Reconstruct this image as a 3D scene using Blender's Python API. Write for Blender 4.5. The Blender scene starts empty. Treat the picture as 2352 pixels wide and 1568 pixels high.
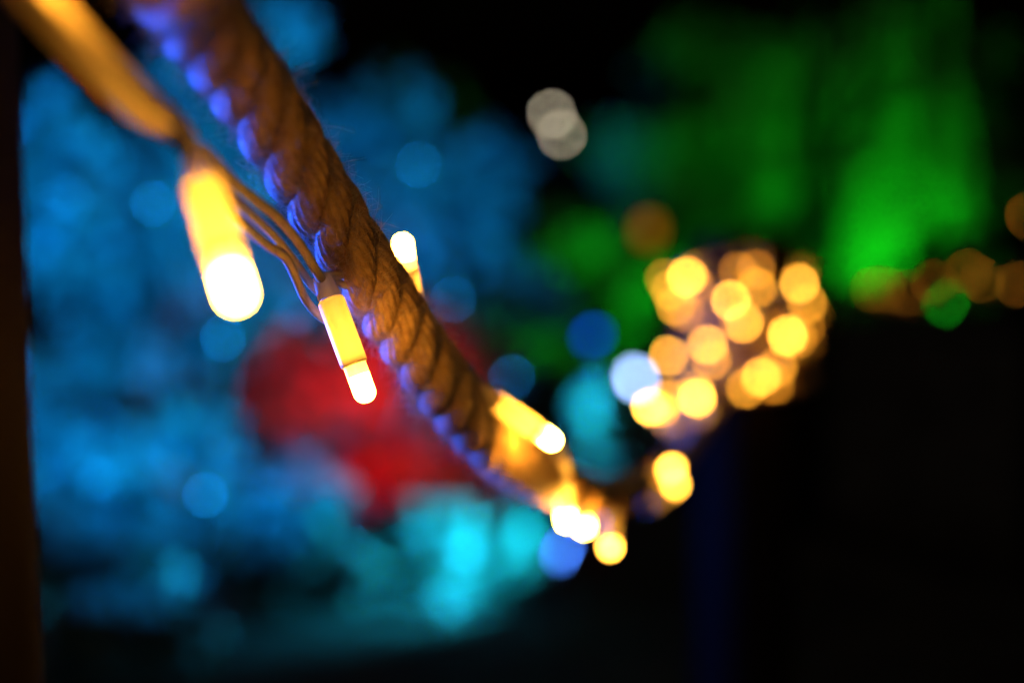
import bpy, math, random
import numpy as np
from mathutils import Vector, Quaternion, Matrix

R = math.radians
random.seed(7)
rng = np.random.default_rng(11)
scene = bpy.context.scene
C = scene.collection

# ------------------------------------------------------------------ camera
CAM_H, PITCH, LENS = 0.98, R(1.5), 50.0
cam_data = bpy.data.cameras.new("camera")
cam = bpy.data.objects.new("camera", cam_data)
C.objects.link(cam)
cam.location = (0, 0, CAM_H)
cam.rotation_euler = (R(90) - PITCH, 0, 0)
cam_data.lens = LENS
cam_data.sensor_width = 36.0
cam_data.clip_start = 0.01
cam_data.clip_end = 2000
cam_data.dof.use_dof = True
cam_data.dof.focus_distance = 0.450
cam_data.dof.aperture_fstop = 3.1
scene.camera = cam

# ------------------------------------------------------------------ night sky, added warm fill
world = bpy.data.worlds.new("World")
scene.world = world
world.use_nodes = True
wn = world.node_tree
wn.nodes.clear()
sky = wn.nodes.new("ShaderNodeTexSky")
sky.sky_type = 'NISHITA'
sky.sun_disc = False
sky.sun_elevation = R(-4)
sky.sun_rotation = R(200)
bg = wn.nodes.new("ShaderNodeBackground")
bg.inputs['Strength'].default_value = 0.03
wo = wn.nodes.new("ShaderNodeOutputWorld")
wn.links.new(sky.outputs[0], bg.inputs[0])
wn.links.new(bg.outputs[0], wo.inputs[0])
warm_fill_data = bpy.data.lights.new("warm_fill", 'SUN')
warm_fill_data.energy = 0.12
warm_fill_data.angle = R(0.5)
warm_fill_data.color = (1.0, 0.80, 0.60)  # added warm fill light, lifts the dark ground towards brown
warm_fill = bpy.data.objects.new("warm_fill", warm_fill_data)
warm_fill.rotation_euler = (R(50), 0, R(20))
C.objects.link(warm_fill)

scene.view_settings.view_transform = 'Standard'
scene.view_settings.look = 'None'
scene.view_settings.exposure = 0.0
scene.view_settings.gamma = 1.0
scene.view_settings.use_curve_mapping = False
scene.render.engine = 'CYCLES'
cy = scene.cycles
cy.use_adaptive_sampling = False
cy.use_denoising = True
cy.max_bounces = 6
cy.caustics_reflective = False
cy.caustics_refractive = False
cy.sample_clamp_indirect = 4.0
cy.sample_clamp_direct = 0.0

# ------------------------------------------------------------------ helpers
F_PX, CX, CY = 2352 * LENS / 36.0, 1176.0, 784.0
FWD = Vector((0, math.cos(PITCH), -math.sin(PITCH)))
UP = Vector((0, math.sin(PITCH), math.cos(PITCH)))
RIGHT = Vector((1, 0, 0))


def P(px, py, d):
    """direction of a picture point at distance d in front of the camera"""
    return cam.location + RIGHT * ((px - CX) / F_PX * d) + UP * ((CY - py) / F_PX * d) + FWD * d


def G(px, d, z=0.0):
    """point of height z at distance d, in the direction of picture column px"""
    v = P(px, 698, d)
    return Vector((v.x, v.y, z))


def tag(o, label=None, cat=None, group=None, kind=None):
    if label: o['label'] = label
    if cat: o['category'] = cat
    if group: o['group'] = group
    if kind: o['kind'] = kind
    return o


def empty(name, loc=(0, 0, 0)):
    o = bpy.data.objects.new(name, None)
    o.location = loc
    o.empty_display_size = 0.02
    C.objects.link(o)
    return o


def link(name, me, mat, parent=None, smooth=True):
    o = bpy.data.objects.new(name, me)
    if mat is not None and len(me.materials) == 0:
        me.materials.append(mat)
    C.objects.link(o)
    if parent is not None:
        o.parent = parent
        o.matrix_parent_inverse = Matrix.LocRotScale(parent.location, parent.rotation_quaternion if parent.rotation_mode == 'QUATERNION' else parent.rotation_euler, None).inverted()
    return o


def mesh_np(name, V, Fq, smooth=True):
    """mesh from an (n,3) array and an (m,k) index array"""
    V = np.asarray(V, dtype=np.float32)
    Fq = np.asarray(Fq, dtype=np.int32)
    me = bpy.data.meshes.new(name)
    me.vertices.add(len(V))
    me.vertices.foreach_set('co', V.ravel())
    k = Fq.shape[1]
    me.loops.add(Fq.size)
    me.loops.foreach_set('vertex_index', Fq.ravel())
    me.polygons.add(len(Fq))
    me.polygons.foreach_set('loop_start', np.arange(len(Fq), dtype=np.int32) * k)
    me.polygons.foreach_set('loop_total', np.full(len(Fq), k, dtype=np.int32))
    if smooth:
        me.polygons.foreach_set('use_smooth', np.ones(len(Fq), dtype=bool))
    me.update(calc_edges=True)
    me.validate()
    return me


def ring_faces(nr, ns, off=0, closed=True):
    i = np.arange(nr - 1)[:, None]
    j = np.arange(ns if closed else ns - 1)[None, :]
    j2 = (j + 1) % ns
    a = i * ns + j
    b = i * ns + j2
    return (np.stack([a, b, b + ns, a + ns], -1).reshape(-1, 4) + off)


class MB:
    """collects tubes, lathes and boxes for one mesh"""
    def __init__(self):
        self.V, self.F = [], []

    def verts(self, vs):
        n = len(self.V)
        self.V.extend([tuple(v) for v in vs])
        return n

    def tube(self, pts, rad, seg=8, cap=True):
        pts = [Vector(p) for p in pts]
        n = len(pts)
        if not hasattr(rad, '__len__'):
            rad = [rad] * n
        t0 = (pts[1] - pts[0]).normalized()
        ref = Vector((0, 0, 1)) if abs(t0.z) < .9 else Vector((1, 0, 0))
        nn = t0.cross(ref).normalized()
        base = len(self.V)
        for i in range(n):
            t = (pts[min(i + 1, n - 1)] - pts[max(i - 1, 0)]).normalized()
            nn = (nn - t * nn.dot(t)).normalized()
            b = t.cross(nn)
            for j in range(seg):
                a = 2 * math.pi * j / seg
                self.V.append(tuple(pts[i] + (nn * math.cos(a) + b * math.sin(a)) * rad[i]))
        for i in range(n - 1):
            for j in range(seg):
                a, b2 = base + i * seg + j, base + i * seg + (j + 1) % seg
                self.F.append((a, b2, b2 + seg, a + seg))
        if cap:
            self.F.append(tuple(base + j for j in reversed(range(seg))))
            self.F.append(tuple(base + (n - 1) * seg + j for j in range(seg)))
        return self

    def lathe(self, prof, seg=24, origin=(0, 0, 0), q=None, cap0=True, cap1=True):
        base = len(self.V)
        o = Vector(origin)
        for (r, z) in prof:
            for j in range(seg):
                a = 2 * math.pi * j / seg
                v = Vector((r * math.cos(a), r * math.sin(a), z))
                if q is not None: v = q @ v
                self.V.append(tuple(o + v))
        n = len(prof)
        for i in range(n - 1):
            for j in range(seg):
                a, b2 = base + i * seg + j, base + i * seg + (j + 1) % seg
                self.F.append((a, b2, b2 + seg, a + seg))
        if cap0: self.F.append(tuple(base + j for j in reversed(range(seg))))
        if cap1: self.F.append(tuple(base + (n - 1) * seg + j for j in range(seg)))
        return self

    def mesh(self, name, smooth=True):
        me = bpy.data.meshes.new(name)
        me.from_pydata(self.V, [], self.F)
        if smooth:
            me.polygons.foreach_set('use_smooth', [True] * len(me.polygons))
        me.update()
        return me


def catmull(ctrl, step):
    """dense smooth curve through control points, resampled at equal arc length"""
    p = np.array([tuple(c) for c in ctrl], dtype=float)
    p = np.vstack([2 * p[0] - p[1], p, 2 * p[-1] - p[-2]])
    out = []
    for i in range(1, len(p) - 2):
        p0, p1, p2, p3 = p[i - 1], p[i], p[i + 1], p[i + 2]
        d = [max(np.linalg.norm(b - a), 1e-6) ** .5 for a, b in ((p0, p1), (p1, p2), (p2, p3))]
        t0, t1, t2, t3 = 0, d[0], d[0] + d[1], sum(d)
        t = np.linspace(t1, t2, 60, endpoint=False)[:, None]
        A1 = (t1 - t) / (t1 - t0) * p0 + (t - t0) / (t1 - t0) * p1
        A2 = (t2 - t) / (t2 - t1) * p1 + (t - t1) / (t2 - t1) * p2
        A3 = (t3 - t) / (t3 - t2) * p2 + (t - t2) / (t3 - t2) * p3
        B1 = (t2 - t) / (t2 - t0) * A1 + (t - t0) / (t2 - t0) * A2
        B2 = (t3 - t) / (t3 - t1) * A2 + (t - t1) / (t3 - t1) * A3
        out.append((t2 - t) / (t2 - t1) * B1 + (t - t1) / (t2 - t1) * B2)
    out.append(p[-2][None, :])
    q = np.vstack(out)
    s = np.concatenate([[0], np.cumsum(np.linalg.norm(np.diff(q, axis=0), axis=1))])
    if step is None:
        return q, s
    ss = np.arange(0, s[-1], step)
    return np.stack([np.interp(ss, s, q[:, k]) for k in range(3)], -1), ss


def frames(q):
    """parallel-transported frame along a polyline"""
    t = np.gradient(q, axis=0)
    t /= np.linalg.norm(t, axis=1)[:, None]
    n = np.zeros_like(q)
    ref = np.array([0, 0, 1.0]) if abs(t[0, 2]) < .9 else np.array([1.0, 0, 0])
    v = np.cross(t[0], ref)
    for i in range(len(q)):
        v = v - t[i] * v.dot(t[i])
        v /= np.linalg.norm(v)
        n[i] = v
    return t, n, np.cross(t, n)


# ------------------------------------------------------------------ materials
def new_mat(name):
    m = bpy.data.materials.new(name)
    m.use_nodes = True
    return m, m.node_tree.nodes, m.node_tree.links, m.node_tree.nodes['Principled BSDF']


def noisy(name, c1, c2, scale=20, rough=.8, bump=.3, bscale=None, stretch=(1, 1, 1), detail=6, dist=.002, spec=.3):
    m, n, l, b = new_mat(name)
    tc = n.new('ShaderNodeTexCoord')
    mp = n.new('ShaderNodeMapping')
    mp.inputs['Scale'].default_value = stretch
    l.new(tc.outputs['Object'], mp.inputs[0])
    t = n.new('ShaderNodeTexNoise')
    t.inputs['Scale'].default_value = scale
    t.inputs['Detail'].default_value = detail
    l.new(mp.outputs[0], t.inputs['Vector'])
    r = n.new('ShaderNodeValToRGB')
    r.color_ramp.elements[0].position = .35
    r.color_ramp.elements[1].position = .68
    r.color_ramp.elements[0].color = (*c1, 1)
    r.color_ramp.elements[1].color = (*c2, 1)
    l.new(t.outputs['Fac'], r.inputs[0])
    l.new(r.outputs[0], b.inputs['Base Color'])
    b.inputs['Roughness'].default_value = rough
    b.inputs['Specular IOR Level'].default_value = spec
    if bump:
        t2 = n.new('ShaderNodeTexNoise')
        t2.inputs['Scale'].default_value = bscale or scale * 3
        t2.inputs['Detail'].default_value = 5
        l.new(mp.outputs[0], t2.inputs['Vector'])
        bp = n.new('ShaderNodeBump')
        bp.inputs['Strength'].default_value = bump
        bp.inputs['Distance'].default_value = dist
        l.new(t2.outputs['Fac'], bp.inputs['Height'])
        l.new(bp.outputs[0], b.inputs['Normal'])
    return m


def emitter(name, col, strength):
    m = bpy.data.materials.new(name)
    m.use_nodes = True
    n, l = m.node_tree.nodes, m.node_tree.links
    n.clear()
    e = n.new('ShaderNodeEmission')
    e.inputs[0].default_value = (*col, 1)
    e.inputs[1].default_value = strength
    o = n.new('ShaderNodeOutputMaterial')
    l.new(e.outputs[0], o.inputs[0])
    m.cycles.emission_sampling = 'FRONT'
    return m


def translucent(name, col, k=.5, rough=.4, gloss=.08):
    m = bpy.data.materials.new(name)
    m.use_nodes = True
    n, l = m.node_tree.nodes, m.node_tree.links
    n.clear()
    tc = n.new('ShaderNodeTexCoord')
    nt = n.new('ShaderNodeTexNoise')
    nt.inputs['Scale'].default_value = 300
    l.new(tc.outputs['Object'], nt.inputs['Vector'])
    mx = n.new('ShaderNodeMix')
    mx.data_type = 'RGBA'
    mx.inputs[6].default_value = (*col, 1)
    mx.inputs[7].default_value = (*[c * .82 for c in col], 1)
    l.new(nt.outputs['Fac'], mx.inputs[0])
    d = n.new('ShaderNodeBsdfDiffuse')
    t = n.new('ShaderNodeBsdfTranslucent')
    g = n.new('ShaderNodeBsdfGlossy')
    g.inputs['Roughness'].default_value = rough
    l.new(mx.outputs[2], d.inputs[0])
    l.new(mx.outputs[2], t.inputs[0])
    a = n.new('ShaderNodeMixShader')
    a.inputs[0].default_value = k
    l.new(d.outputs[0], a.inputs[1])
    l.new(t.outputs[0], a.inputs[2])
    b = n.new('ShaderNodeMixShader')
    b.inputs[0].default_value = gloss
    l.new(a.outputs[0], b.inputs[1])
    l.new(g.outputs[0], b.inputs[2])
    o = n.new('ShaderNodeOutputMaterial')
    l.new(b.outputs[0], o.inputs[0])
    return m


def leaf_mat(name, c1, c2):
    m, n, l, b = new_mat(name)
    tc = n.new('ShaderNodeTexCoord')
    t = n.new('ShaderNodeTexNoise')
    t.inputs['Scale'].default_value = 5
    t.inputs['Detail'].default_value = 3
    l.new(tc.outputs['Object'], t.inputs['Vector'])
    r = n.new('ShaderNodeValToRGB')
    r.color_ramp.elements[0].position = .35
    r.color_ramp.elements[1].position = .65
    r.color_ramp.elements[0].color = (*c1, 1)
    r.color_ramp.elements[1].color = (*c2, 1)
    l.new(t.outputs['Fac'], r.inputs[0])
    l.new(r.outputs[0], b.inputs['Base Color'])
    b.inputs['Roughness'].default_value = .42
    b.inputs['Specular IOR Level'].default_value = .5
    return m


LED = (1.0, 0.43, 0.042)
M = {}
M['led_bright'] = emitter('led_bright', LED, 76)
M['led_near'] = emitter('led_near', LED, 260)
M['led_hot'] = emitter('led_hot', LED, 160)
M['led_focus'] = emitter('led_focus', LED, 110)
M['led_far'] = emitter('led_far', (1.0, .34, .02), 13)
M['led_mid'] = emitter('led_mid', LED, 46)
M['led_dim'] = emitter('led_dim', (1.0, .40, .03), 24)
M['led_faint'] = emitter('led_faint', (1.0, .36, .025), 13)
M['sleeve'] = translucent('sleeve_plastic', (.78, .71, .50), .11)
M['neck'] = translucent('lens_neck_resin', (.86, .75, .56), .5, .1, .2)
M['relief'] = translucent('strain_relief_rubber', (.78, .68, .46), .45, .35, .08)
M['wire'] = noisy('wire_insulation', (.70, .56, .33), (.80, .66, .42), 200, .45, .1, 400, dist=.0003, spec=.5)
M['wood'] = noisy('post_wood', (.005, .003, .002), (.016, .009, .005), 14, .85, .9, 30, (1, 1, .12), dist=.006, spec=.04)
M['leaf_a'] = leaf_mat('leaf_dark_green', (.018, .045, .03), (.095, .17, .11))
M['leaf_b'] = leaf_mat('leaf_pale_green', (.06, .12, .06), (.11, .19, .10))
M['leaf_r'] = leaf_mat('leaf_red_lit', (.17, .005, .0015), (.28, .009, .0025))  # red light put into the leaf colour, so the blue flood hardly tints it
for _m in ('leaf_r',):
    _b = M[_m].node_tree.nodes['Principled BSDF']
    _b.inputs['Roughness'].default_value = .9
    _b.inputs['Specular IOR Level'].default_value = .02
M['bark'] = noisy('bark', (.03, .022, .015), (.09, .07, .05), 18, .9, .8, 40, (1, 1, .3), dist=.01)
M['soil'] = noisy('soil', (.018, .014, .010), (.05, .038, .026), 3, .95, .6, 25, dist=.02, spec=.1)
M['stone'] = noisy('wall_stone', (.04, .036, .03), (.09, .08, .068), 5, .9, .7, 30, dist=.01, spec=.15)
M['black'] = noisy('fixture_black', (.015, .015, .016), (.03, .03, .032), 60, .45, .1, 120, dist=.0005)
M['steel'] = noisy('dark_steel', (.03, .03, .033), (.06, .06, .062), 40, .4, .1, 90, dist=.0005)
M['lantern'] = emitter('lantern_glass', (1.0, .30, .004), .55)
M['street'] = emitter('street_lamp_globe', (1.0, .86, .60), 16)

# rope fibre: tan cotton, fine yarn grain along the strand
m, n, l, b = new_mat('rope_fibre')
tc = n.new('ShaderNodeTexCoord')
t1 = n.new('ShaderNodeTexNoise'); t1.inputs['Scale'].default_value = 260; t1.inputs['Detail'].default_value = 5
t2 = n.new('ShaderNodeTexNoise'); t2.inputs['Scale'].default_value = 2600; t2.inputs['Detail'].default_value = 3
l.new(tc.outputs['Object'], t1.inputs['Vector']); l.new(tc.outputs['Object'], t2.inputs['Vector'])
rr = n.new('ShaderNodeValToRGB')
rr.color_ramp.elements[0].position = .3; rr.color_ramp.elements[1].position = .72
rr.color_ramp.elements[0].color = (.42, .235, .085, 1); rr.color_ramp.elements[1].color = (.70, .45, .19, 1)
l.new(t1.outputs['Fac'], rr.inputs[0]); l.new(rr.outputs[0], b.inputs['Base Color'])
b.inputs['Roughness'].default_value = .48
b.inputs['Specular IOR Level'].default_value = .5
bp = n.new('ShaderNodeBump'); bp.inputs['Strength'].default_value = .9; bp.inputs['Distance'].default_value = .0006
l.new(t2.outputs['Fac'], bp.inputs['Height']); l.new(bp.outputs[0], b.inputs['Normal'])
M['rope'] = m
M['fuzz'] = translucent('rope_fuzz', (.78, .62, .44), .45, .5, .05)

# ------------------------------------------------------------------ setting
def sheet(name, x0, x1, y0, y1, z, nx, ny, amp, mat):
    xs, ys = np.linspace(x0, x1, nx), np.linspace(y0, y1, ny)
    X, Y = np.meshgrid(xs, ys)
    Z = z + amp * (np.sin(X * 1.3 + 1) * np.cos(Y * .9) + .5 * np.sin(X * 3.1 + Y * 2.3))
    V = np.stack([X, Y, Z], -1).reshape(-1, 3)
    o = link(name, mesh_np(name, V, ring_faces(ny, nx, closed=False)), mat)
    return tag(o, kind='structure')


sheet('ground', -300, 300, -20, 600, -.02, 90, 90, .012, M['soil'])


def block(name, pts, z0, z1, mat, parent=None, chamfer=.02):
    """a long wall body over a ground polyline quad"""
    lo = [Vector((p.x, p.y, z0)) for p in pts]
    hi = [Vector((p.x, p.y, z1 - chamfer)) for p in pts]
    c = sum(lo, Vector()) / len(lo)
    top = []
    for p in pts:
        d = Vector((c.x - p.x, c.y - p.y, 0)).normalized() * chamfer
        top.append(Vector((p.x + d.x, p.y + d.y, z1)))
    k = len(pts)
    V = [tuple(v) for v in lo + hi + top]
    F = []
    for r in range(2):
        for j in range(k):
            a, b2 = r * k + j, r * k + (j + 1) % k
            F.append((a, b2, b2 + k, a + k))
    F.append(tuple(range(2 * k, 3 * k)))
    me = bpy.data.meshes.new(name)
    me.from_pydata(V, [], F)
    return link(name, me, mat, parent)


# raised bed behind a low dark wall
WA, WB = G(1490, 7.5), G(3000, 6.1)
dv = (WB - WA).normalized()
nv = Vector((-dv.y, dv.x, 0))
bed = block('raised_bed', [WA + nv * .3, WB + nv * .3, WB + nv * 6, WA + nv * 6], 0, .74, M['soil'])
tag(bed, kind='structure')
wall = empty('garden_wall', WA)
tag(wall, 'low dark unlit garden wall in front of the green lit tree', 'wall')
L = (WB - WA).length
nb = 9
for i in range(nb):
    a, b2 = WA + dv * (L * i / nb + .004), WA + dv * (L * (i + 1) / nb - .004)
    block('wall_panel', [a, b2, b2 + nv * .29, a + nv * .29], -.05, .84 + .004 * (i % 3), M['stone'], wall, .012)
    block('coping', [a - nv * .03, b2 - nv * .03, b2 + nv * .32, a + nv * .32], .85 + .004 * (i % 3), .925, M['stone'], wall, .015)


# ------------------------------------------------------------------ foliage
def leaf_cloud(name, centers, sizes, n, leaf, mat, parent, droop=0., aspect=.55):
    centers = np.array([tuple(c) for c in centers])
    sizes = np.asarray(sizes)
    k = rng.integers(0, len(centers), n)
    v = rng.normal(size=(n, 3))
    v /= np.linalg.norm(v, axis=1)[:, None]
    rad = rng.random(n) ** .45
    pos = centers[k] + v * (rad * sizes[k])[:, None]
    d = v + rng.normal(size=(n, 3)) * .7 + np.array([0, 0, -droop])
    d /= np.linalg.norm(d, axis=1)[:, None]
    w = np.cross(d, rng.normal(size=(n, 3)))
    w /= np.linalg.norm(w, axis=1)[:, None]
    u = np.cross(d, w)
    s = leaf * (0.6 + .8 * rng.random(n))[:, None]
    a = pos
    tip = pos + d * s
    m1 = pos + d * s * .45 + w * s * aspect * .5 + u * s * .08
    m2 = pos + d * s * .45 - w * s * aspect * .5 + u * s * .08
    V = np.stack([a, m1, tip, m2], 1).reshape(-1, 3)
    i = np.arange(n)[:, None] * 4
    F = np.concatenate([i + np.array([[0, 1, 2]]), i + np.array([[0, 2, 3]])])
    return link(name, mesh_np(name, V, F, smooth=False), mat, parent)


def shrub(name, label, px, d, h, w, n, leaf, mat, group, z=0., nclump=None, cat='shrub', base_h=.0):
    base = G(px, d, z)
    t = empty(name, base)
    tag(t, label, cat, group)
    nclump = nclump or int(8 + 8.5 * h * w)
    cs, sz = [], []
    for i in range(nclump):
        a, r = random.random() * 2 * math.pi, math.sqrt(random.random())
        zz = base_h + (h - base_h) * (.1 + .86 * random.random())
        f = math.sin(math.pi * min(1, max(.12, .18 + .74 * (zz - base_h) / (h - base_h)))) ** .6
        cs.append(base + Vector((math.cos(a) * r * w * .5 * f, math.sin(a) * r * w * .42 * f, zz)))
        sz.append((.055 + .10 * random.random()) * (.6 + .4 * min(h, 2)))
    leaf_cloud('crown', cs, sz, n, leaf, mat, t)
    mb = MB()
    for c in cs[:max(5, nclump // 3)]:
        mid = base.lerp(c, .5) + Vector((random.uniform(-.04, .04), random.uniform(-.04, .04), .05))
        mb.tube([base + Vector((random.uniform(-.05, .05), random.uniform(-.05, .05), -.03)), mid, c], [.016 * h, .011 * h, .004 * h], 5)
    link('trunk', mb.mesh('trunk'), M['bark'], t)
    return t


BLUE_G = 'shrubs lit blue behind the rope'
blues = [
    # px, dist, height, width, leaves
    (150, 5.3, 1.75, .95, 2600, .085, 'tall blue lit shrub beside the dark near post'),
    (430, 5.7, 1.95, 1.0, 2600, .085, 'tall blue lit shrub behind the glowing out of focus bulb'),
    (720, 6.3, 2.35, 1.1, 2600, .085, 'tallest blue lit shrub with a dim top behind the rope'),
    (980, 6.6, 1.85, 1.0, 2400, .085, 'blue lit shrub behind the bulb that points up'),
    (1150, 7.0, 1.15, .8, 1700, .08, 'blue lit shrub fading into the green shrub'),
]
for px, d, h, w, n_, lf, lab in blues:
    shrub('tall_shrub', lab, px, d, h, w, n_, lf, M['leaf_a'], BLUE_G)
lows = [
    (120, 4.75, .55, .6, 1100, 'low blue lit shrub seen right against the near post'),
    (760, 4.9, .27, .7, 1000, 'low teal lit shrub directly in front of the red lit one'),
    (330, 4.7, .58, .9, 1500, 'low blue lit shrub under the large glowing bulb'),
    (640, 4.75, .34, .85, 1100, 'low teal lit shrub below the red lit one'),
    (900, 4.8, .25, .75, 1000, 'low teal lit shrub between the red one and the cyan one'),
    (1085, 5.0, .28, .55, 1200, 'low bright cyan shrub beside the blue floodlight'),
    (170, 3.75, .17, .30, 260, 'small dim teal plant at the foot of the near post'),
    (400, 3.85, .20, .26, 240, 'small dim teal plant beside the smallest one near the post'),
    (1385, 9.8, .40, .55, 1100, 'small cyan lit shrub far behind the rope by a blue spotlight'),
]
for px, d, h, w, n_, lab in lows:
    shrub('low_shrub', lab, px, d, h, w, n_, .07, M['leaf_a'], 'low shrubs')
_st, _rs = random.getstate(), rng.bit_generator.state
shrub('low_shrub', 'small bright cyan shrub just behind the blue floodlight', 1195, 5.1, .26, .40, 800, .07, M['leaf_a'], 'low shrubs')
random.setstate(_st); rng.bit_generator.state = _rs
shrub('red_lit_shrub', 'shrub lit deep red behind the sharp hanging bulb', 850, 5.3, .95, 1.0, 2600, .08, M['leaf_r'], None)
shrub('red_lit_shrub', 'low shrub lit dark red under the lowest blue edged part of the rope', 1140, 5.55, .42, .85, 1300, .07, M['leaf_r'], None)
shrub('green_lit_shrub', 'round shrub lit dim green above the cyan shrub', 1300, 10.8, 1.65, 1.9, 2600, .10, M['leaf_b'], None)


def weeping_tree(name, label, px, d, z, height, streaks, mat):
    base = G(px, d, z)
    t = empty(name, base)
    tag(t, label, 'tree')
    top = base + Vector((.1, .1, height))
    mb = MB()
    mb.tube([base + Vector((0, 0, -.1)), base + Vector((.05, .02, height * .35)), base + Vector((0, .05, height * .7)), top],
            [.13, .10, .075, .04], 10)
    V, F = [], []
    for (spx, sd, ztop, zbot, width, ns) in streaks:
        hub = G(spx, sd, ztop)
        mid = base.lerp(hub, .55)
        mid.z = z + height * .82
        mb.tube([base + Vector((0, .02, height * .55)), mid, hub], [.05, .035, .012], 6)
        for _ in range(ns):
            p0 = hub + Vector((random.gauss(0, width * .5), random.gauss(0, width * .5), random.gauss(0, .12)))
            zb = zbot + abs(random.gauss(0, .22))
            ln = max(.3, p0.z - zb)
            sway = Vector((random.gauss(0, .06), random.gauss(0, .06), 0))
            m_ = max(6, int(ln / .035))
            for k in range(m_):
                f = k / m_
                c = p0 + Vector((sway.x * f * f, sway.y * f * f, -ln * f))
                for side in (0, 1):
                    dr = Vector((random.gauss(0, .5), random.gauss(0, .5), -.8)).normalized()
                    ww = dr.cross(Vector((random.gauss(0, 1), random.gauss(0, 1), random.gauss(0, .4)))).normalized()
                    s = random.uniform(.07, .13)
                    b0 = len(V)
                    V += [tuple(c), tuple(c + dr * s * .45 + ww * s * .16), tuple(c + dr * s), tuple(c + dr * s * .45 - ww * s * .16)]
                    F += [(b0, b0 + 1, b0 + 2), (b0, b0 + 2, b0 + 3)]
    link('crown', mesh_np('crown', V, F, smooth=False), mat, t)
    link('trunk', mb.mesh('trunk'), M['bark'], t)
    return t


weeping_tree('weeping_tree', 'drooping tree lit bright green behind the low wall', 2110, 9.2, .72, 3.3, [
    (2060, 8.4, 2.75, 1.45, .05, 34),
    (2025, 8.35, 2.0, 1.22, .05, 30),
    (1985, 8.3, 1.75, 1.08, .06, 26),
    (1940, 8.6, 2.3, 1.10, .07, 12),
    (2185, 8.5, 2.2, 1.45, .05, 26),
    (2210, 8.8, 1.9, 1.25, .08, 10),
    (1880, 9.0, 2.6, 1.3, .14, 14),
    (1760, 9.2, 2.5, 1.5, .16, 12),
], M['leaf_b'])
far_trees = [
    (1475, 12.2, 2.5, 1.4, 0, 'far green lit tree above the round shrub'),
    (1000, 12.4, 3.0, 1.1, 0, 'far dim tree between the blue shrubs and the lamp posts'),
    (1630, 12.6, 2.7, 1.7, .7, 'far dim green tree behind the hanging lantern'),
    (1770, 12.3, 2.6, 1.6, .7, 'far green lit tree above the bulb cluster'),
    (1950, 12.8, 2.8, 1.6, .7, 'tallest far green tree behind the drooping tree'),
    (2190, 12.4, 2.5, 1.4, .7, 'far green lit tree above the dim amber bulbs'),
]
for px, d, h, w, z, lab in far_trees:
    shrub('far_tree', lab, px, d, h, w, 2600, .12, M['leaf_b'], 'far trees lit green', z=z, cat='tree', base_h=.2)

# ------------------------------------------------------------------ floodlights
def floodlight(name, label, loc, target, col, power, cone, lens_col, lens_strength, size=.05, stake=None, group=None, blend=.6):
    loc, target = Vector(loc), Vector(target)
    t = empty(name, (loc.x, loc.y, 0 if stake is None else stake))
    tag(t, label, 'floodlight', group)
    q = (target - loc).to_track_quat('Z', 'Y')
    s = size
    h = MB().lathe([(s * .35, -s * 1.25), (s * .75, -s * 1.15), (s * .95, -s * .6), (s, 0), (s * 1.08, .0), (s * 1.08, s * .12), (s * .93, s * .12), (s * .93, s * .02)], 28, loc, q, True, False)
    link('housing', h.mesh('housing'), M['black'], t)
    g = MB().lathe([(s * .92, s * .03), (s * .86, s * .22), (s * .66, s * .42), (s * .36, s * .54), (s * .08, s * .58)], 28, loc, q, False, True)
    link('lens', g.mesh('lens'), emitter(name + '_lens', lens_col, lens_strength), t)
    mb = MB()
    z0 = 0 if stake is None else stake
    foot = Vector((loc.x, loc.y, z0 - .04))
    back = loc + q @ Vector((0, 0, -s * .6))
    side = (q @ Vector((1, 0, 0)))
    for sg in (-1, 1):
        mb.tube([loc + side * sg * s * 1.0 + q @ Vector((0, 0, -s * .5)), loc + side * sg * s * 1.18 + q @ Vector((0, 0, -s * .5)),
                 back + side * sg * s * .9 + Vector((0, 0, -s * 1.5)), Vector((back.x, back.y, back.z - s * 1.8))], s * .09, 6)
    link('bracket', mb.mesh('bracket'), M['steel'], t)
    bz = back.z - s * 1.75
    if bz > z0 - .03:
        st = MB().tube([Vector((back.x, back.y, bz)), Vector((back.x, back.y, z0 - .05))], [s * .16, s * .13], 8)
        link('stake', st.mesh('stake'), M['steel'], t)
    ld = bpy.data.lights.new(name + '_light', 'SPOT')
    ld.energy = power
    ld.color = col
    ld.spot_size = R(cone)
    ld.spot_blend = blend
    ld.shadow_soft_size = s * .5
    lo = bpy.data.objects.new(name + '_light', ld)
    lo.rotation_mode = 'QUATERNION'
    lo.location = loc + q @ Vector((0, 0, s * .75))
    lo.rotation_quaternion = (target - loc).to_track_quat('-Z', 'Y')
    C.objects.link(lo)
    lo.parent = t
    lo.matrix_parent_inverse = Matrix.Translation(t.location).inverted()
    return t


BL = (.03, .42, 1.0)
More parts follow.
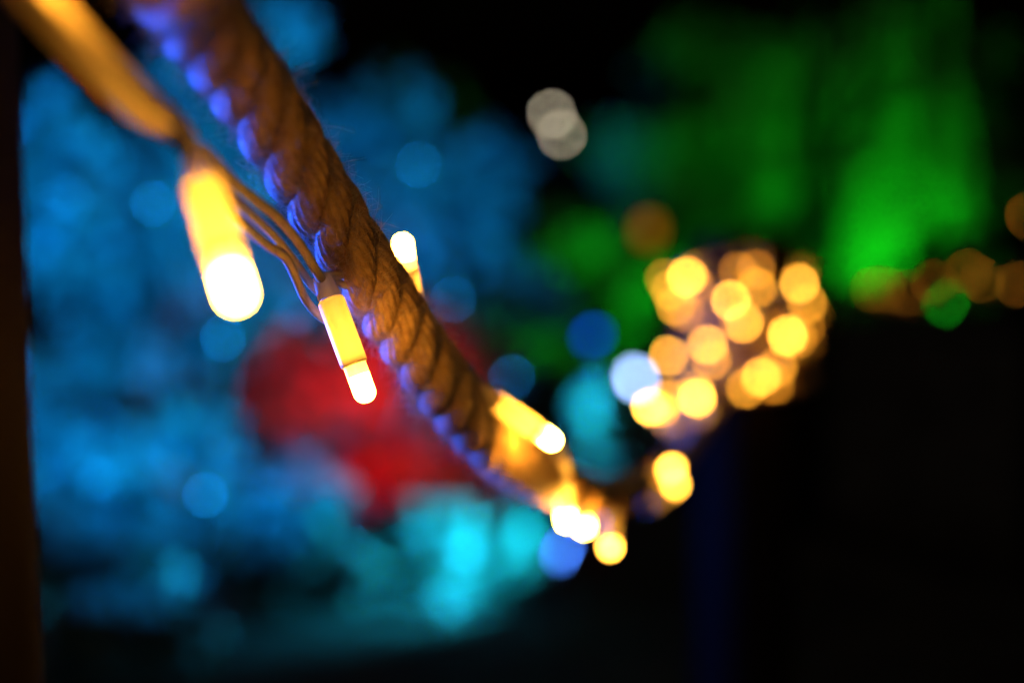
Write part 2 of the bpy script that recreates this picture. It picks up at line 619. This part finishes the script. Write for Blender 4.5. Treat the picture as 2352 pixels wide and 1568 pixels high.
# blue floods on the shrubs
floodlight('blue_floodlight', 'bright blue floodlight on the ground under the white glowing bulbs', P(1305, 1270, 4.5), P(1030, 1135, 4.66),
           (.01, .50, 1.0), 260, 145, (.06, .23, 1.0), 32, .042)
floodlight('blue_floodlight', 'far pale blue spotlight on a stake by the small cyan shrub', P(1463, 868, 9.6), P(1335, 935, 9.45),
           (.01, .50, 1.0), 800, 100, (.36, .54, 1.0), 24, .06)
floodlight('blue_floodlight', 'small deep blue spotlight above the cyan shrub', P(1362, 773, 9.3), P(1250, 600, 9.0),
           (.01, .2, 1.0), 6, 60, (.001, .045, .42), 10, .05)
floodlight('blue_floodlight', 'blue floodlight low beside the path aimed at the tall shrubs', Vector((-.7, 1.0, .40)), Vector((-1.13, 6.0, 1.28)),
           (.001, .23, 1.0), 6000, 31, BL, 8, .07, blend=.5)
floodlight('blue_floodlight', 'violet blue floodlight beside the path aimed at the rope', Vector((-2.55, 2.5, .25)), P(850, 700, .46),
           (.016, .09, 1.0), 2500, 73, (.1, .13, 1.0), 8, .07, blend=.6)
floodlight('red_floodlight', 'red floodlight on a stake behind the rope aimed at the red lit shrub', P(975, 885, 4.3), P(815, 955, 5.25),
           (1.0, .001, .004), 95, 64, (1.0, .02, .04), .4, .04)
floodlight('green_floodlight', 'green floodlight standing on the low wall under the drooping tree', P(2185, 702, 6.85), P(1960, 560, 7.2),
           (.01, 1.0, .02), 40, 90, (.004, .5, .01), 24, .05, stake=.92)
floodlight('green_floodlight', 'green floodlight hidden behind the low wall', Vector((G(2070, 7.45).x, G(2070, 7.45).y, .82)), P(2015, 330, 8.4),
           (.01, 1.0, .02), 270, 76, (.01, 1.0, .02), 4, .05, stake=.74)
floodlight('green_floodlight', 'green floodlight hidden behind the wall end aimed at the round shrub', Vector((G(1500, 9.4).x, G(1500, 9.4).y, .80)), P(1340, 520, 11.0),
           (.01, 1.0, .03), 130, 110, (.01, 1.0, .02), 2, .05, stake=.72)
floodlight('green_floodlight', 'green floodlight hidden in the raised bed under the far trees', Vector((G(1780, 9.6).x, G(1780, 9.6).y, .84)), P(1850, 250, 12.4),
           (.01, 1.0, .03), 80, 110, (.01, 1.0, .02), 2, .05, stake=.74)

# amber lantern on a hook
lb = P(1490, 530, 6.0)
lan = empty('amber_lantern', (lb.x + .16, lb.y, 0))
tag(lan, 'dim amber lantern hanging from a hooked stake above the bulb cluster', 'lantern')
link('glass', MB().lathe([(.026, -.04), (.033, -.03), (.034, .03), (.027, .042)], 20, lb).mesh('glass'), M['lantern'], lan)
link('lid', MB().lathe([(.04, .043), (.036, .055), (.014, .072), (.006, .085)], 20, lb).mesh('lid'), M['steel'], lan)
link('base', MB().lathe([(.034, -.056), (.038, -.052), (.038, -.042), (.03, -.0405)], 20, lb).mesh('base'), M['steel'], lan)
link('hook', MB().tube([(lb.x + .16, lb.y, -.05), (lb.x + .16, lb.y, lb.z + .05), (lb.x + .14, lb.y, lb.z + .14), (lb.x + .07, lb.y, lb.z + .17),
                        (lb.x + .01, lb.y, lb.z + .13), (lb.x, lb.y, lb.z + .08)], .005, 8).mesh('hook'), M['steel'], lan)

# two far lamp posts
for px, py, d, lab in ((1267, 262, 24, 'far lamp post with the higher pale light'), (1290, 310, 25.5, 'far lamp post with the lower pale light')):
    c = P(px, py, d)
    s = empty('lamp_post', (c.x, c.y, 0))
    tag(s, lab, 'lamp post', 'far lamp posts')
    link('pole', MB().lathe([(.10, -.05), (.10, .3), (.055, .36), (.04, c.z - .16), (.06, c.z - .08), (.03, c.z - .046)], 14, (c.x, c.y, 0)).mesh('pole'), M['steel'], s)
    link('globe', MB().lathe([(.010 + .028 * math.sin(math.pi * k / 10), -.045 * math.cos(math.pi * k / 10)) for k in range(11)], 16, c).mesh('globe'), M['street'], s)
    link('hood', MB().lathe([(.03, .048), (.10, .055), (.08, .08), (.02, .12)], 16, c).mesh('hood'), M['steel'], s)


# ------------------------------------------------------------------ posts
def post(px_or_xy, d, radius, height, label, seed, z=0., lean=0.):
    base = px_or_xy if isinstance(px_or_xy, Vector) else G(px_or_xy, d, z)
    seg, nz = 72, 90
    a = np.linspace(0, 2 * np.pi, seg, endpoint=False)
    zz = np.concatenate([np.linspace(-.1, height - .02, nz), [height - .012, height - .004, height]])
    rs = np.concatenate([np.ones(nz), [.985, .93, .84]])
    lr = np.random.default_rng(seed)
    ph = lr.random(8) * 6.28
    A, Z = np.meshgrid(a, zz)
    rad = radius * (1 + .012 * np.sin(2 * A + ph[0] + Z) + .008 * np.sin(5 * A + ph[1] + 2 * Z) + .006 * np.sin(13 * A + ph[2] + 5 * np.sin(Z * 3)))
    for k in range(5):      # drying cracks
        c = ph[3 + k % 5] + .15 * np.sin(Z * 4 + k) + k * 1.3
        dd = np.abs((A - c + np.pi) % (2 * np.pi) - np.pi)
        rad -= radius * .05 * np.exp(-(dd / .05) ** 2) * np.clip(np.sin(Z * 2.2 + k * 2), 0, 1)
    rad *= rs[:, None]
    V = np.stack([rad * np.cos(A) + base.x + lean * (1.0 - Z), rad * np.sin(A) + base.y, Z + base.z], -1).reshape(-1, 3)
    V = np.vstack([V, [[base.x + lean * (1.0 - height), base.y, base.z + height + .002]]])
    me = bpy.data.meshes.new('rope_post')
    n_ = len(zz)
    F = [tuple(f) for f in ring_faces(n_, seg).tolist()]
    last = (n_ - 1) * seg
    F += [(last + j, last + (j + 1) % seg, len(V) - 1) for j in range(seg)]
    me.from_pydata(V.tolist(), [], F)
    me.polygons.foreach_set('use_smooth', [True] * len(me.polygons))
    me.materials.append(M['wood'])
    o = bpy.data.objects.new('rope_post', me)
    C.objects.link(o)
    tag(o, label, 'post', 'wooden rope posts')
    return base


R1, R2 = .070, .080
POST1 = Vector((-.1868, .33, 0))
post(POST1, None, R1, 1.18, 'dark brown wooden post close beside the thick rope', 3, lean=.032)
POST2 = post(1712, 2.2, R2, 1.085, 'blue rimmed wooden post wrapped in the cluster of warm bulbs', 5)
POST3 = post(2412, 5.0, .08, 1.33, 'far wooden post holding the distant rope of dim bulbs', 8)
POST4 = post(1862, 6.3, .08, 1.05, 'far wooden post hidden behind the cluster of warm bulbs', 9)


# ------------------------------------------------------------------ rope
def coil(center, rad, z0, z1, a0, a1, n):
    out = []
    for k in range(n):
        f = k / (n - 1)
        a = a0 + (a1 - a0) * f
        out.append(Vector((center.x + rad * math.cos(a), center.y + rad * math.sin(a), z0 + (z1 - z0) * f)))
    return out


def rope(name, label, ctrl, rr, pitch, near=None, seg=(88, 14), group=None):
    """four laid strands following a curve; near: arc length up to which it is finely built"""
    t = empty(name, ctrl[0])
    tag(t, label, 'rope', group)
    fine, _ = catmull(ctrl, .0005)
    tt, nn, bb = frames(fine)
    s = np.arange(len(fine)) * .0005
    r_s = rr / 2.36
    r_c = rr - r_s
    if near:
        i_near = np.arange(int(near[0] / .0005), int(near[1] / .0005))
        i_a = np.arange(0, i_near[0], 8)
        i_b = np.arange(i_near[-1] + 1, len(fine), 8)
        parts = [np.concatenate([i_a, i_near, i_b])]
    else:
        parts = [np.arange(0, len(fine), 12)]
    idx = parts[0]
    sg = seg[0] if near else seg[1]
    for k in range(4):
        ph = 2 * math.pi * (s / pitch) + k * 2 * math.pi / 4 + .20 * np.sin(s * 41 + 1) + .10 * np.sin(s * 97) + .05 * np.sin(s * 60 + k * 2.1)
        # laid to the right, like the middle stroke of a Z
        ca, sa = np.cos(ph)[:, None], np.sin(ph)[:, None]
        cen = fine + r_c * (nn * ca + bb * sa)
        ts = np.gradient(cen, axis=0)
        ts /= np.linalg.norm(ts, axis=1)[:, None]
        out = nn * ca + bb * sa
        out = out - ts * (out * ts).sum(1)[:, None]
        out /= np.linalg.norm(out, axis=1)[:, None]
        sid = np.cross(ts, out)
        a = np.linspace(0, 2 * np.pi, sg, endpoint=False)[None, :]
        S = s[idx][:, None]
        # yarns twist against the lay
        yarn = 11 * (a + 185 * S) + k + .5 * np.sin(S * 210 + a)
        rad = r_s * (0.93 + .17 * np.sqrt(np.abs(np.sin(yarn / 2))) + .02 * np.sin(a * 3 + S * 130 + k) + .012 * np.sin(S * 610 + a * 2 + k * 2))
        rad = rad * (1 + .10 * np.cos(a) * 0 + .02 * np.abs(np.sin(a)) ** 2)
        V = cen[idx][:, None, :] + rad[..., None] * (out[idx][:, None, :] * np.cos(a)[..., None] + sid[idx][:, None, :] * np.sin(a)[..., None])
        link('strand', mesh_np('strand', V.reshape(-1, 3), ring_faces(len(idx), sg)), M['rope'], t)
    return t, fine, s, tt, nn, bb


swag_px = [(428, 0, .352), (592, 232, .400), (722, 440, .440), (828, 607, .466), (985, 842, .515), (1078, 965, .555), (1168, 1050, .605),
           (1262, 1108, .68), (1352, 1138, .80), (1440, 1128, 1.0), (1518, 1088, 1.25), (1585, 1012, 1.6)]
RR = .0115
swag = [P(*p) for p in swag_px]
c1 = coil(POST1, R1 + RR + .001, 1.135, 1.098, R(-250 + 0), R(-18), 9)
# joins the swag tangentially on the post's camera side and ends wrapped round the far post
a_end = R(180 + 62)
c2 = coil(POST2, R2 + RR + .001, .845, .985, R(165), R(165 + 360 * 3.2), 44)
lead1 = [P(340, -150, .316)]
ctrl = c1 + lead1 + swag + [P(1625, 935, 1.95)] + c2
_, ss_tmp = catmull(ctrl, None)
rope_t, RC, RS, RT, RN, RB = rope('rope', 'thick twisted tan rope sagging from the near post to the bulb cluster', ctrl, RR, .075, near=(.28, .95))

# the fuzz of loose fibres on the near part of the rope
V, F = [], []
i0, i1 = int(.30 / .0005), int(.75 / .0005)
for k in range(26000):
    i = random.randint(i0, i1)
    a = random.random() * 2 * math.pi
    o_ = Vector(RN[i]) * math.cos(a) + Vector(RB[i]) * math.sin(a)
    tv = Vector(RT[i])
    p = Vector(RC[i]) + o_ * RR * .90
    ln = random.expovariate(1 / .0021) + .0007
    if random.random() < .035: ln += random.uniform(.003, .007)
    ln = min(ln, .011)
    side = o_.cross(tv)
    d = (o_ * random.uniform(.35, 1) + tv * random.gauss(0, .7) + side * random.gauss(0, .7)).normalized()
    bend = (tv * random.gauss(0, 1) + side * random.gauss(0, 1) - o_ * random.random()).normalized()
    w = random.uniform(.00007, .00012)
    ns = 3
    b0 = len(V)
    ref = d.cross(bend).normalized()
    for q in range(ns + 1):
        f = q / ns
        c = p + d * ln * f + bend * ln * .55 * f * f
        u = d.cross(ref)
        ww = w * (1 - .5 * f)
        for e in range(3):
            an = 2 * math.pi * e / 3
            V.append(tuple(c + (ref * math.cos(an) + u * math.sin(an)) * ww))
    for q in range(ns):
        for e in range(3):
            x0, x1 = b0 + q * 3 + e, b0 + q * 3 + (e + 1) % 3
            F.append((x0, x1, x1 + 3, x0 + 3))
fz = link('fuzz', mesh_np('fuzz', V, F), M['fuzz'], rope_t)
fz['kind'] = 'stuff'

# ------------------------------------------------------------------ fairy lights
SEG = 28
sleeve_me = MB().lathe([(.0034, .0045), (.0041, .0050), (.0044, .0058), (.0044, .0262), (.0043, .0268), (.0040, .0270), (.0038, .0266)], SEG, cap0=True, cap1=False).mesh('bulb')
sleeve_me.materials.append(M['sleeve'])
relief_me = MB().lathe([(.0022, -.0035), (.0030, -.003), (.0034, .0), (.00385, .0043)], SEG, cap1=False).mesh('strain_relief')
relief_me.materials.append(M['relief'])
neck_me = MB().lathe([(.0037, .0255), (.0037, .0305)], SEG, cap0=False, cap1=False).mesh('lens_neck')
neck_me.materials.append(M['neck'])
dome = [(.0006, .0303), (.0034, .0304), (.0036, .0308)] + [(.0036, .0362)] + [(.0036 * math.cos(k * math.pi / 14), .0362 + .0034 * math.sin(k * math.pi / 14)) for k in range(1, 7)]
lens_me = MB().lathe(dome, SEG).lathe([(.0003, .0045), (.0007, .0060), (.0013, .0150), (.0020, .0248), (.0012, .0252)], 12).mesh('lens')  # second lathe: unseen glowing rod added inside to make the sleeve glow
lens_me.materials.append(M['led_bright'])
BULB_LEN = .0396


def bulb(parent, base, tip, level='led_bright', label=None):
    """base: where the wires enter; the tip fixes the direction"""
    q = (Vector(tip) - Vector(base)).to_track_quat('Z', 'Y')
    mw = Matrix.LocRotScale(Vector(tip) - q @ Vector((0, 0, BULB_LEN)), q, None)
    o = bpy.data.objects.new('bulb', sleeve_me)
    C.objects.link(o)
    o.parent = parent
    o.matrix_parent_inverse = Matrix.Translation(parent.location).inverted()
    o.matrix_basis = mw
    if label: o['label'] = label
    for nm, me in (('strain_relief', relief_me), ('lens_neck', neck_me), ('lens', lens_me)):
        c = bpy.data.objects.new(nm, me)
        C.objects.link(c)
        c.parent = o
        if nm == 'lens' and level != 'led_bright':
            c.material_slots[0].link = 'OBJECT'
            c.material_slots[0].material = M[level]
    return mw @ Vector((0, 0, -.003))


def wire(parent, pts, rad=.0015, seg=10):
    q, _ = catmull(pts, .002 if (Vector(pts[0]) - Vector(pts[-1])).length < .4 else .006)
    q = np.vstack([q, [tuple(pts[-1])]])
    return link('wire', MB().tube([Vector(v) for v in q], rad, seg).mesh('wire'), M['wire'], parent)


def rope_at(p):
    i = int(np.argmin(((RC - np.array(tuple(p))) ** 2).sum(1)))
    return i


def along(i, ang, r):
    return Vector(RC[i]) + (Vector(RN[i]) * math.cos(ang) + Vector(RB[i]) * math.sin(ang)) * r


string = empty('fairy_light_string', P(440, 335, .335))
tag(string, 'string of warm white bulbs on tan wires wound along the thick rope', 'string lights')

near_bulbs = [
    # base, tip, level, label
    ((40, -330, .255), (225, -98, .262), 'led_focus', None),
    ((428, 300, .328), (550, 704, .303), 'led_hot', 'large out of focus bulb glowing white at its tip'),
    ((760, 690, .449), (846, 924, .447), 'led_focus', 'sharp bulb with a cream sleeve and clear glowing tip'),
    ((950, 745, .508), (922, 537, .497), 'led_focus', 'bulb standing up behind the rope'),
    ((1130, 915, .548), (1281, 1020, .566), 'led_near', 'bulb lying along the top of the rope'),
    ((1285, 1060, .655), (1303, 1212, .665), 'led_near', None),
    ((1325, 1090, .73), (1343, 1222, .75), 'led_near', None),
    ((1398, 1140, .86), (1402, 1268, .88), 'led_mid', None),
    ((1520, 1100, 1.18), (1549, 1070, 1.16), 'led_mid', None),
    ((1530, 1130, 1.24), (1557, 1108, 1.25), 'led_mid', None),
    ((1560, 990, 1.5), (1485, 928, 1.5), 'led_bright', None),
    ((1570, 980, 1.58), (1512, 932, 1.56), 'led_dim', None),
    ((1540, 960, 1.72), (1534, 905, 1.7), 'led_dim', None),
    ((1620, 970, 1.75), (1598, 905, 1.74), 'led_bright', None),
]
entry = []
for b0, t0, lv, lab in near_bulbs:
    entry.append(bulb(string, P(*b0), P(*t0), lv, lab))

# wires: bundle from the bulb above the frame to the blurred bulb
for k, (dx, dy, dd) in enumerate(((-16, 14, 0), (16, -12, .004), (4, 6, -.010))):
    wire(string, [P(-160 + dx, -330 + dy, .25 + dd), P(-20 + dx, -130 + dy, .26 + dd), P(110 + dx, 20 + dy, .272 + dd), P(220 + dx, 140 + dy, .286 + dd), P(330 + dx, 245 + dy, .305 + dd), P(405 + dx * .5, 300 + dy * .6, .325 + dd * .5), entry[1]], .0024)
for sx in (-8, 8):
    wire(string, [entry[0], P(-20 + sx, -395, .253), P(-160 + sx, -330, .25)], .0018)
# three wires from behind the blurred bulb to the sharp one
wire(string, [entry[1], P(470, 345, .350), P(530, 412, .372), P(590, 462, .395), P(645, 508, .415), P(700, 578, .436), P(738, 640, .447), entry[2]], .00155, 14)
wire(string, [entry[1], P(455, 350, .356), P(520, 440, .382), P(575, 492, .400), P(628, 540, .420), P(676, 600, .438), P(716, 655, .453), P(752, 690, .456)], .0015, 14)
wire(string, [entry[1], P(450, 360, .352), P(505, 455, .380), P(560, 515, .398), P(612, 562, .418), P(655, 592, .430), P(680, 640, .440), P(703, 690, .449), P(738, 728, .456), P(775, 745, .462)], .0015, 14)
# the wires go on round the back of the rope from bulb to bulb
def run(e0, e1, off, rad=.0014):
    i, j = rope_at(e0), rope_at(e1)
    pts = [e0]
    n_ = max(2, int(abs(j - i) * .0005 / .05))
    for k in range(1, n_):
        f = k / n_
        m_ = int(i + (j - i) * f)
        c = Vector(RC[m_])
        side = Vector((.55, .80, .1 + off)).normalized()
        pts.append(c + side * (RR + .003) + Vector((0, 0, off * .004)))
    pts.append(e1)
    if len(pts) == 2:
        m_ = (i + j) // 2
        pts.insert(1, Vector(RC[m_]) + Vector((.55, .80, .1 + off)).normalized() * (RR + .003))
    wire(string, pts, rad, 8)


for k in range(2, len(entry) - 1):
    for off in (-.35, .35):
        run(entry[k], entry[k + 1], off)

# cluster wound round the far post
cl = [
    (1573, 640, 'led_bright', -.6), (1680, 690, 'led_bright', 0), (1805, 765, 'led_bright', .5), (1533, 810, 'led_mid', -1), (1617, 790, 'led_mid', -.4),
    (1627, 825, 'led_dim', -.3), (1705, 745, 'led_mid', 0), (1735, 655, 'led_dim', .2), (1598, 905, 'led_mid', -.5), (1835, 660, 'led_mid', .7),
    (1835, 640, 'led_dim', .8), (1755, 862, 'led_mid', .3), (1720, 892, 'led_dim', 0), (1790, 850, 'led_dim', .5), (1520, 640, 'led_faint', -1),
    (1535, 665, 'led_dim', -.9), (1545, 700, 'led_dim', -.9), (1590, 650, 'led_faint', -.6), (1735, 625, 'led_faint', .3), (1690, 620, 'led_faint', 0),
    (1850, 690, 'led_dim', .9), (1835, 780, 'led_dim', .8), (1848, 745, 'led_faint', .9), (1785, 888, 'led_faint', .5), (1690, 740, 'led_faint', 0), (1565, 715, 'led_faint', -.7),
]
ends = []
for px, py, lv, sd in cl:
    d = 2.2 - .125 * math.sqrt(max(0, 1 - min(1, abs(sd)) ** 2)) - .01 * random.random()
    tip = P(px, py, d)
    ax = Vector((POST2.x, POST2.y, tip.z))
    outv = (tip - ax); outv.z = 0; outv.normalize()
    base = ax + outv * (R2 + .026)
    tang = outv.cross(Vector((0, 0, 1)))
    base += Vector((0, 0, random.uniform(-.04, .03))) + tang * random.uniform(-.03, .03)
    ends.append((bulb(string, base, tip, lv), math.atan2(outv.y, outv.x), base.z))
# wires winding round the coils between those bulbs
ends.sort(key=lambda e: e[2])
prev = entry[-1]
for k, (e, a, z) in enumerate(ends[::2]):
    p0 = prev
    a0 = math.atan2(p0.y - POST2.y, p0.x - POST2.x)
    pts = [p0]
    da = (a - a0) % (2 * math.pi)
    if da > math.pi: da -= 2 * math.pi
    if k == 0: da = 0.0
    for f in (.25, .5, .75):
        an = a0 + da * f if k else a
        if k == 0:
            pts.append(p0.lerp(e, f))
        else:
            rr_ = R2 + .030
            pts.append(Vector((POST2.x + rr_ * math.cos(an), POST2.y + rr_ * math.sin(an), p0.z + (e.z - p0.z) * f)))
    pts.append(e)
    wire(string, pts, .0014, 6)
    prev = e

# ------------------------------------------------------------------ the far rope with its own lights
far_ctrl = coil(POST4, .093, .93, .91, R(100), R(-60), 6) + [P(1960, 668, 5.9), P(2040, 690, 5.7), P(2120, 690, 5.5), P(2215, 672, 5.3), P(2300, 650, 5.1)] + coil(POST3, .093, 1.06, 1.10, R(215), R(215 + 420), 14)
rope('rope', 'far thin looking rope strung above the low dark wall', far_ctrl, .0115, .074)
fs = empty('fairy_light_string', P(2005, 690, 5.7))
tag(fs, 'string of dim amber bulbs on the far rope above the wall', 'string lights')
fb = [(2005, 662, 5.75, 'led_far'), (2080, 672, 5.55, 'led_faint'), (2030, 662, 5.68, 'led_far'), (2145, 645, 5.4, 'led_far'), (2222, 620, 5.25, 'led_far'),
      (2255, 640, 5.2, 'led_far'), (2335, 650, 5.0, 'led_faint'), (2358, 492, 4.92, 'led_faint')]
pe = None
for px, py, d, lv in fb:
    tip = P(px, py, d)
    e = bulb(fs, tip + Vector((.02, .01, -.03)), tip, lv)
    if pe is not None and pe.x < e.x:
        wire(fs, [pe, pe.lerp(e, .5) + Vector((0, .01, -.03)), e], .0014, 6)
    pe = e

# made-up blue bulbs standing in for glints on the shrub leaves
M['glint_blue'] = emitter('glint_blue', (.008, .33, 1.0), 40)
bs = empty('fairy_light_string', P(1090, 800, 5.6))
tag(bs, 'made-up string of blue bulbs in place of glints on the blue lit shrubs', 'string lights')
pe = None
for px, py, d in ((470, 1140, 4.4), (510, 780, 4.9), (350, 470, 5.0), (620, 420, 5.4), (960, 380, 5.8), (1040, 690, 5.9), (1085, 800, 5.9), (1175, 870, 6.0)):
    tip = P(px, py, d)
    e = bulb(bs, tip + Vector((.01, .03, .025)), tip, 'glint_blue')
    if pe is not None:
        wire(bs, [pe, pe.lerp(e, .5) + Vector((0, .05, -.08)), e], .0014, 6)
    pe = e
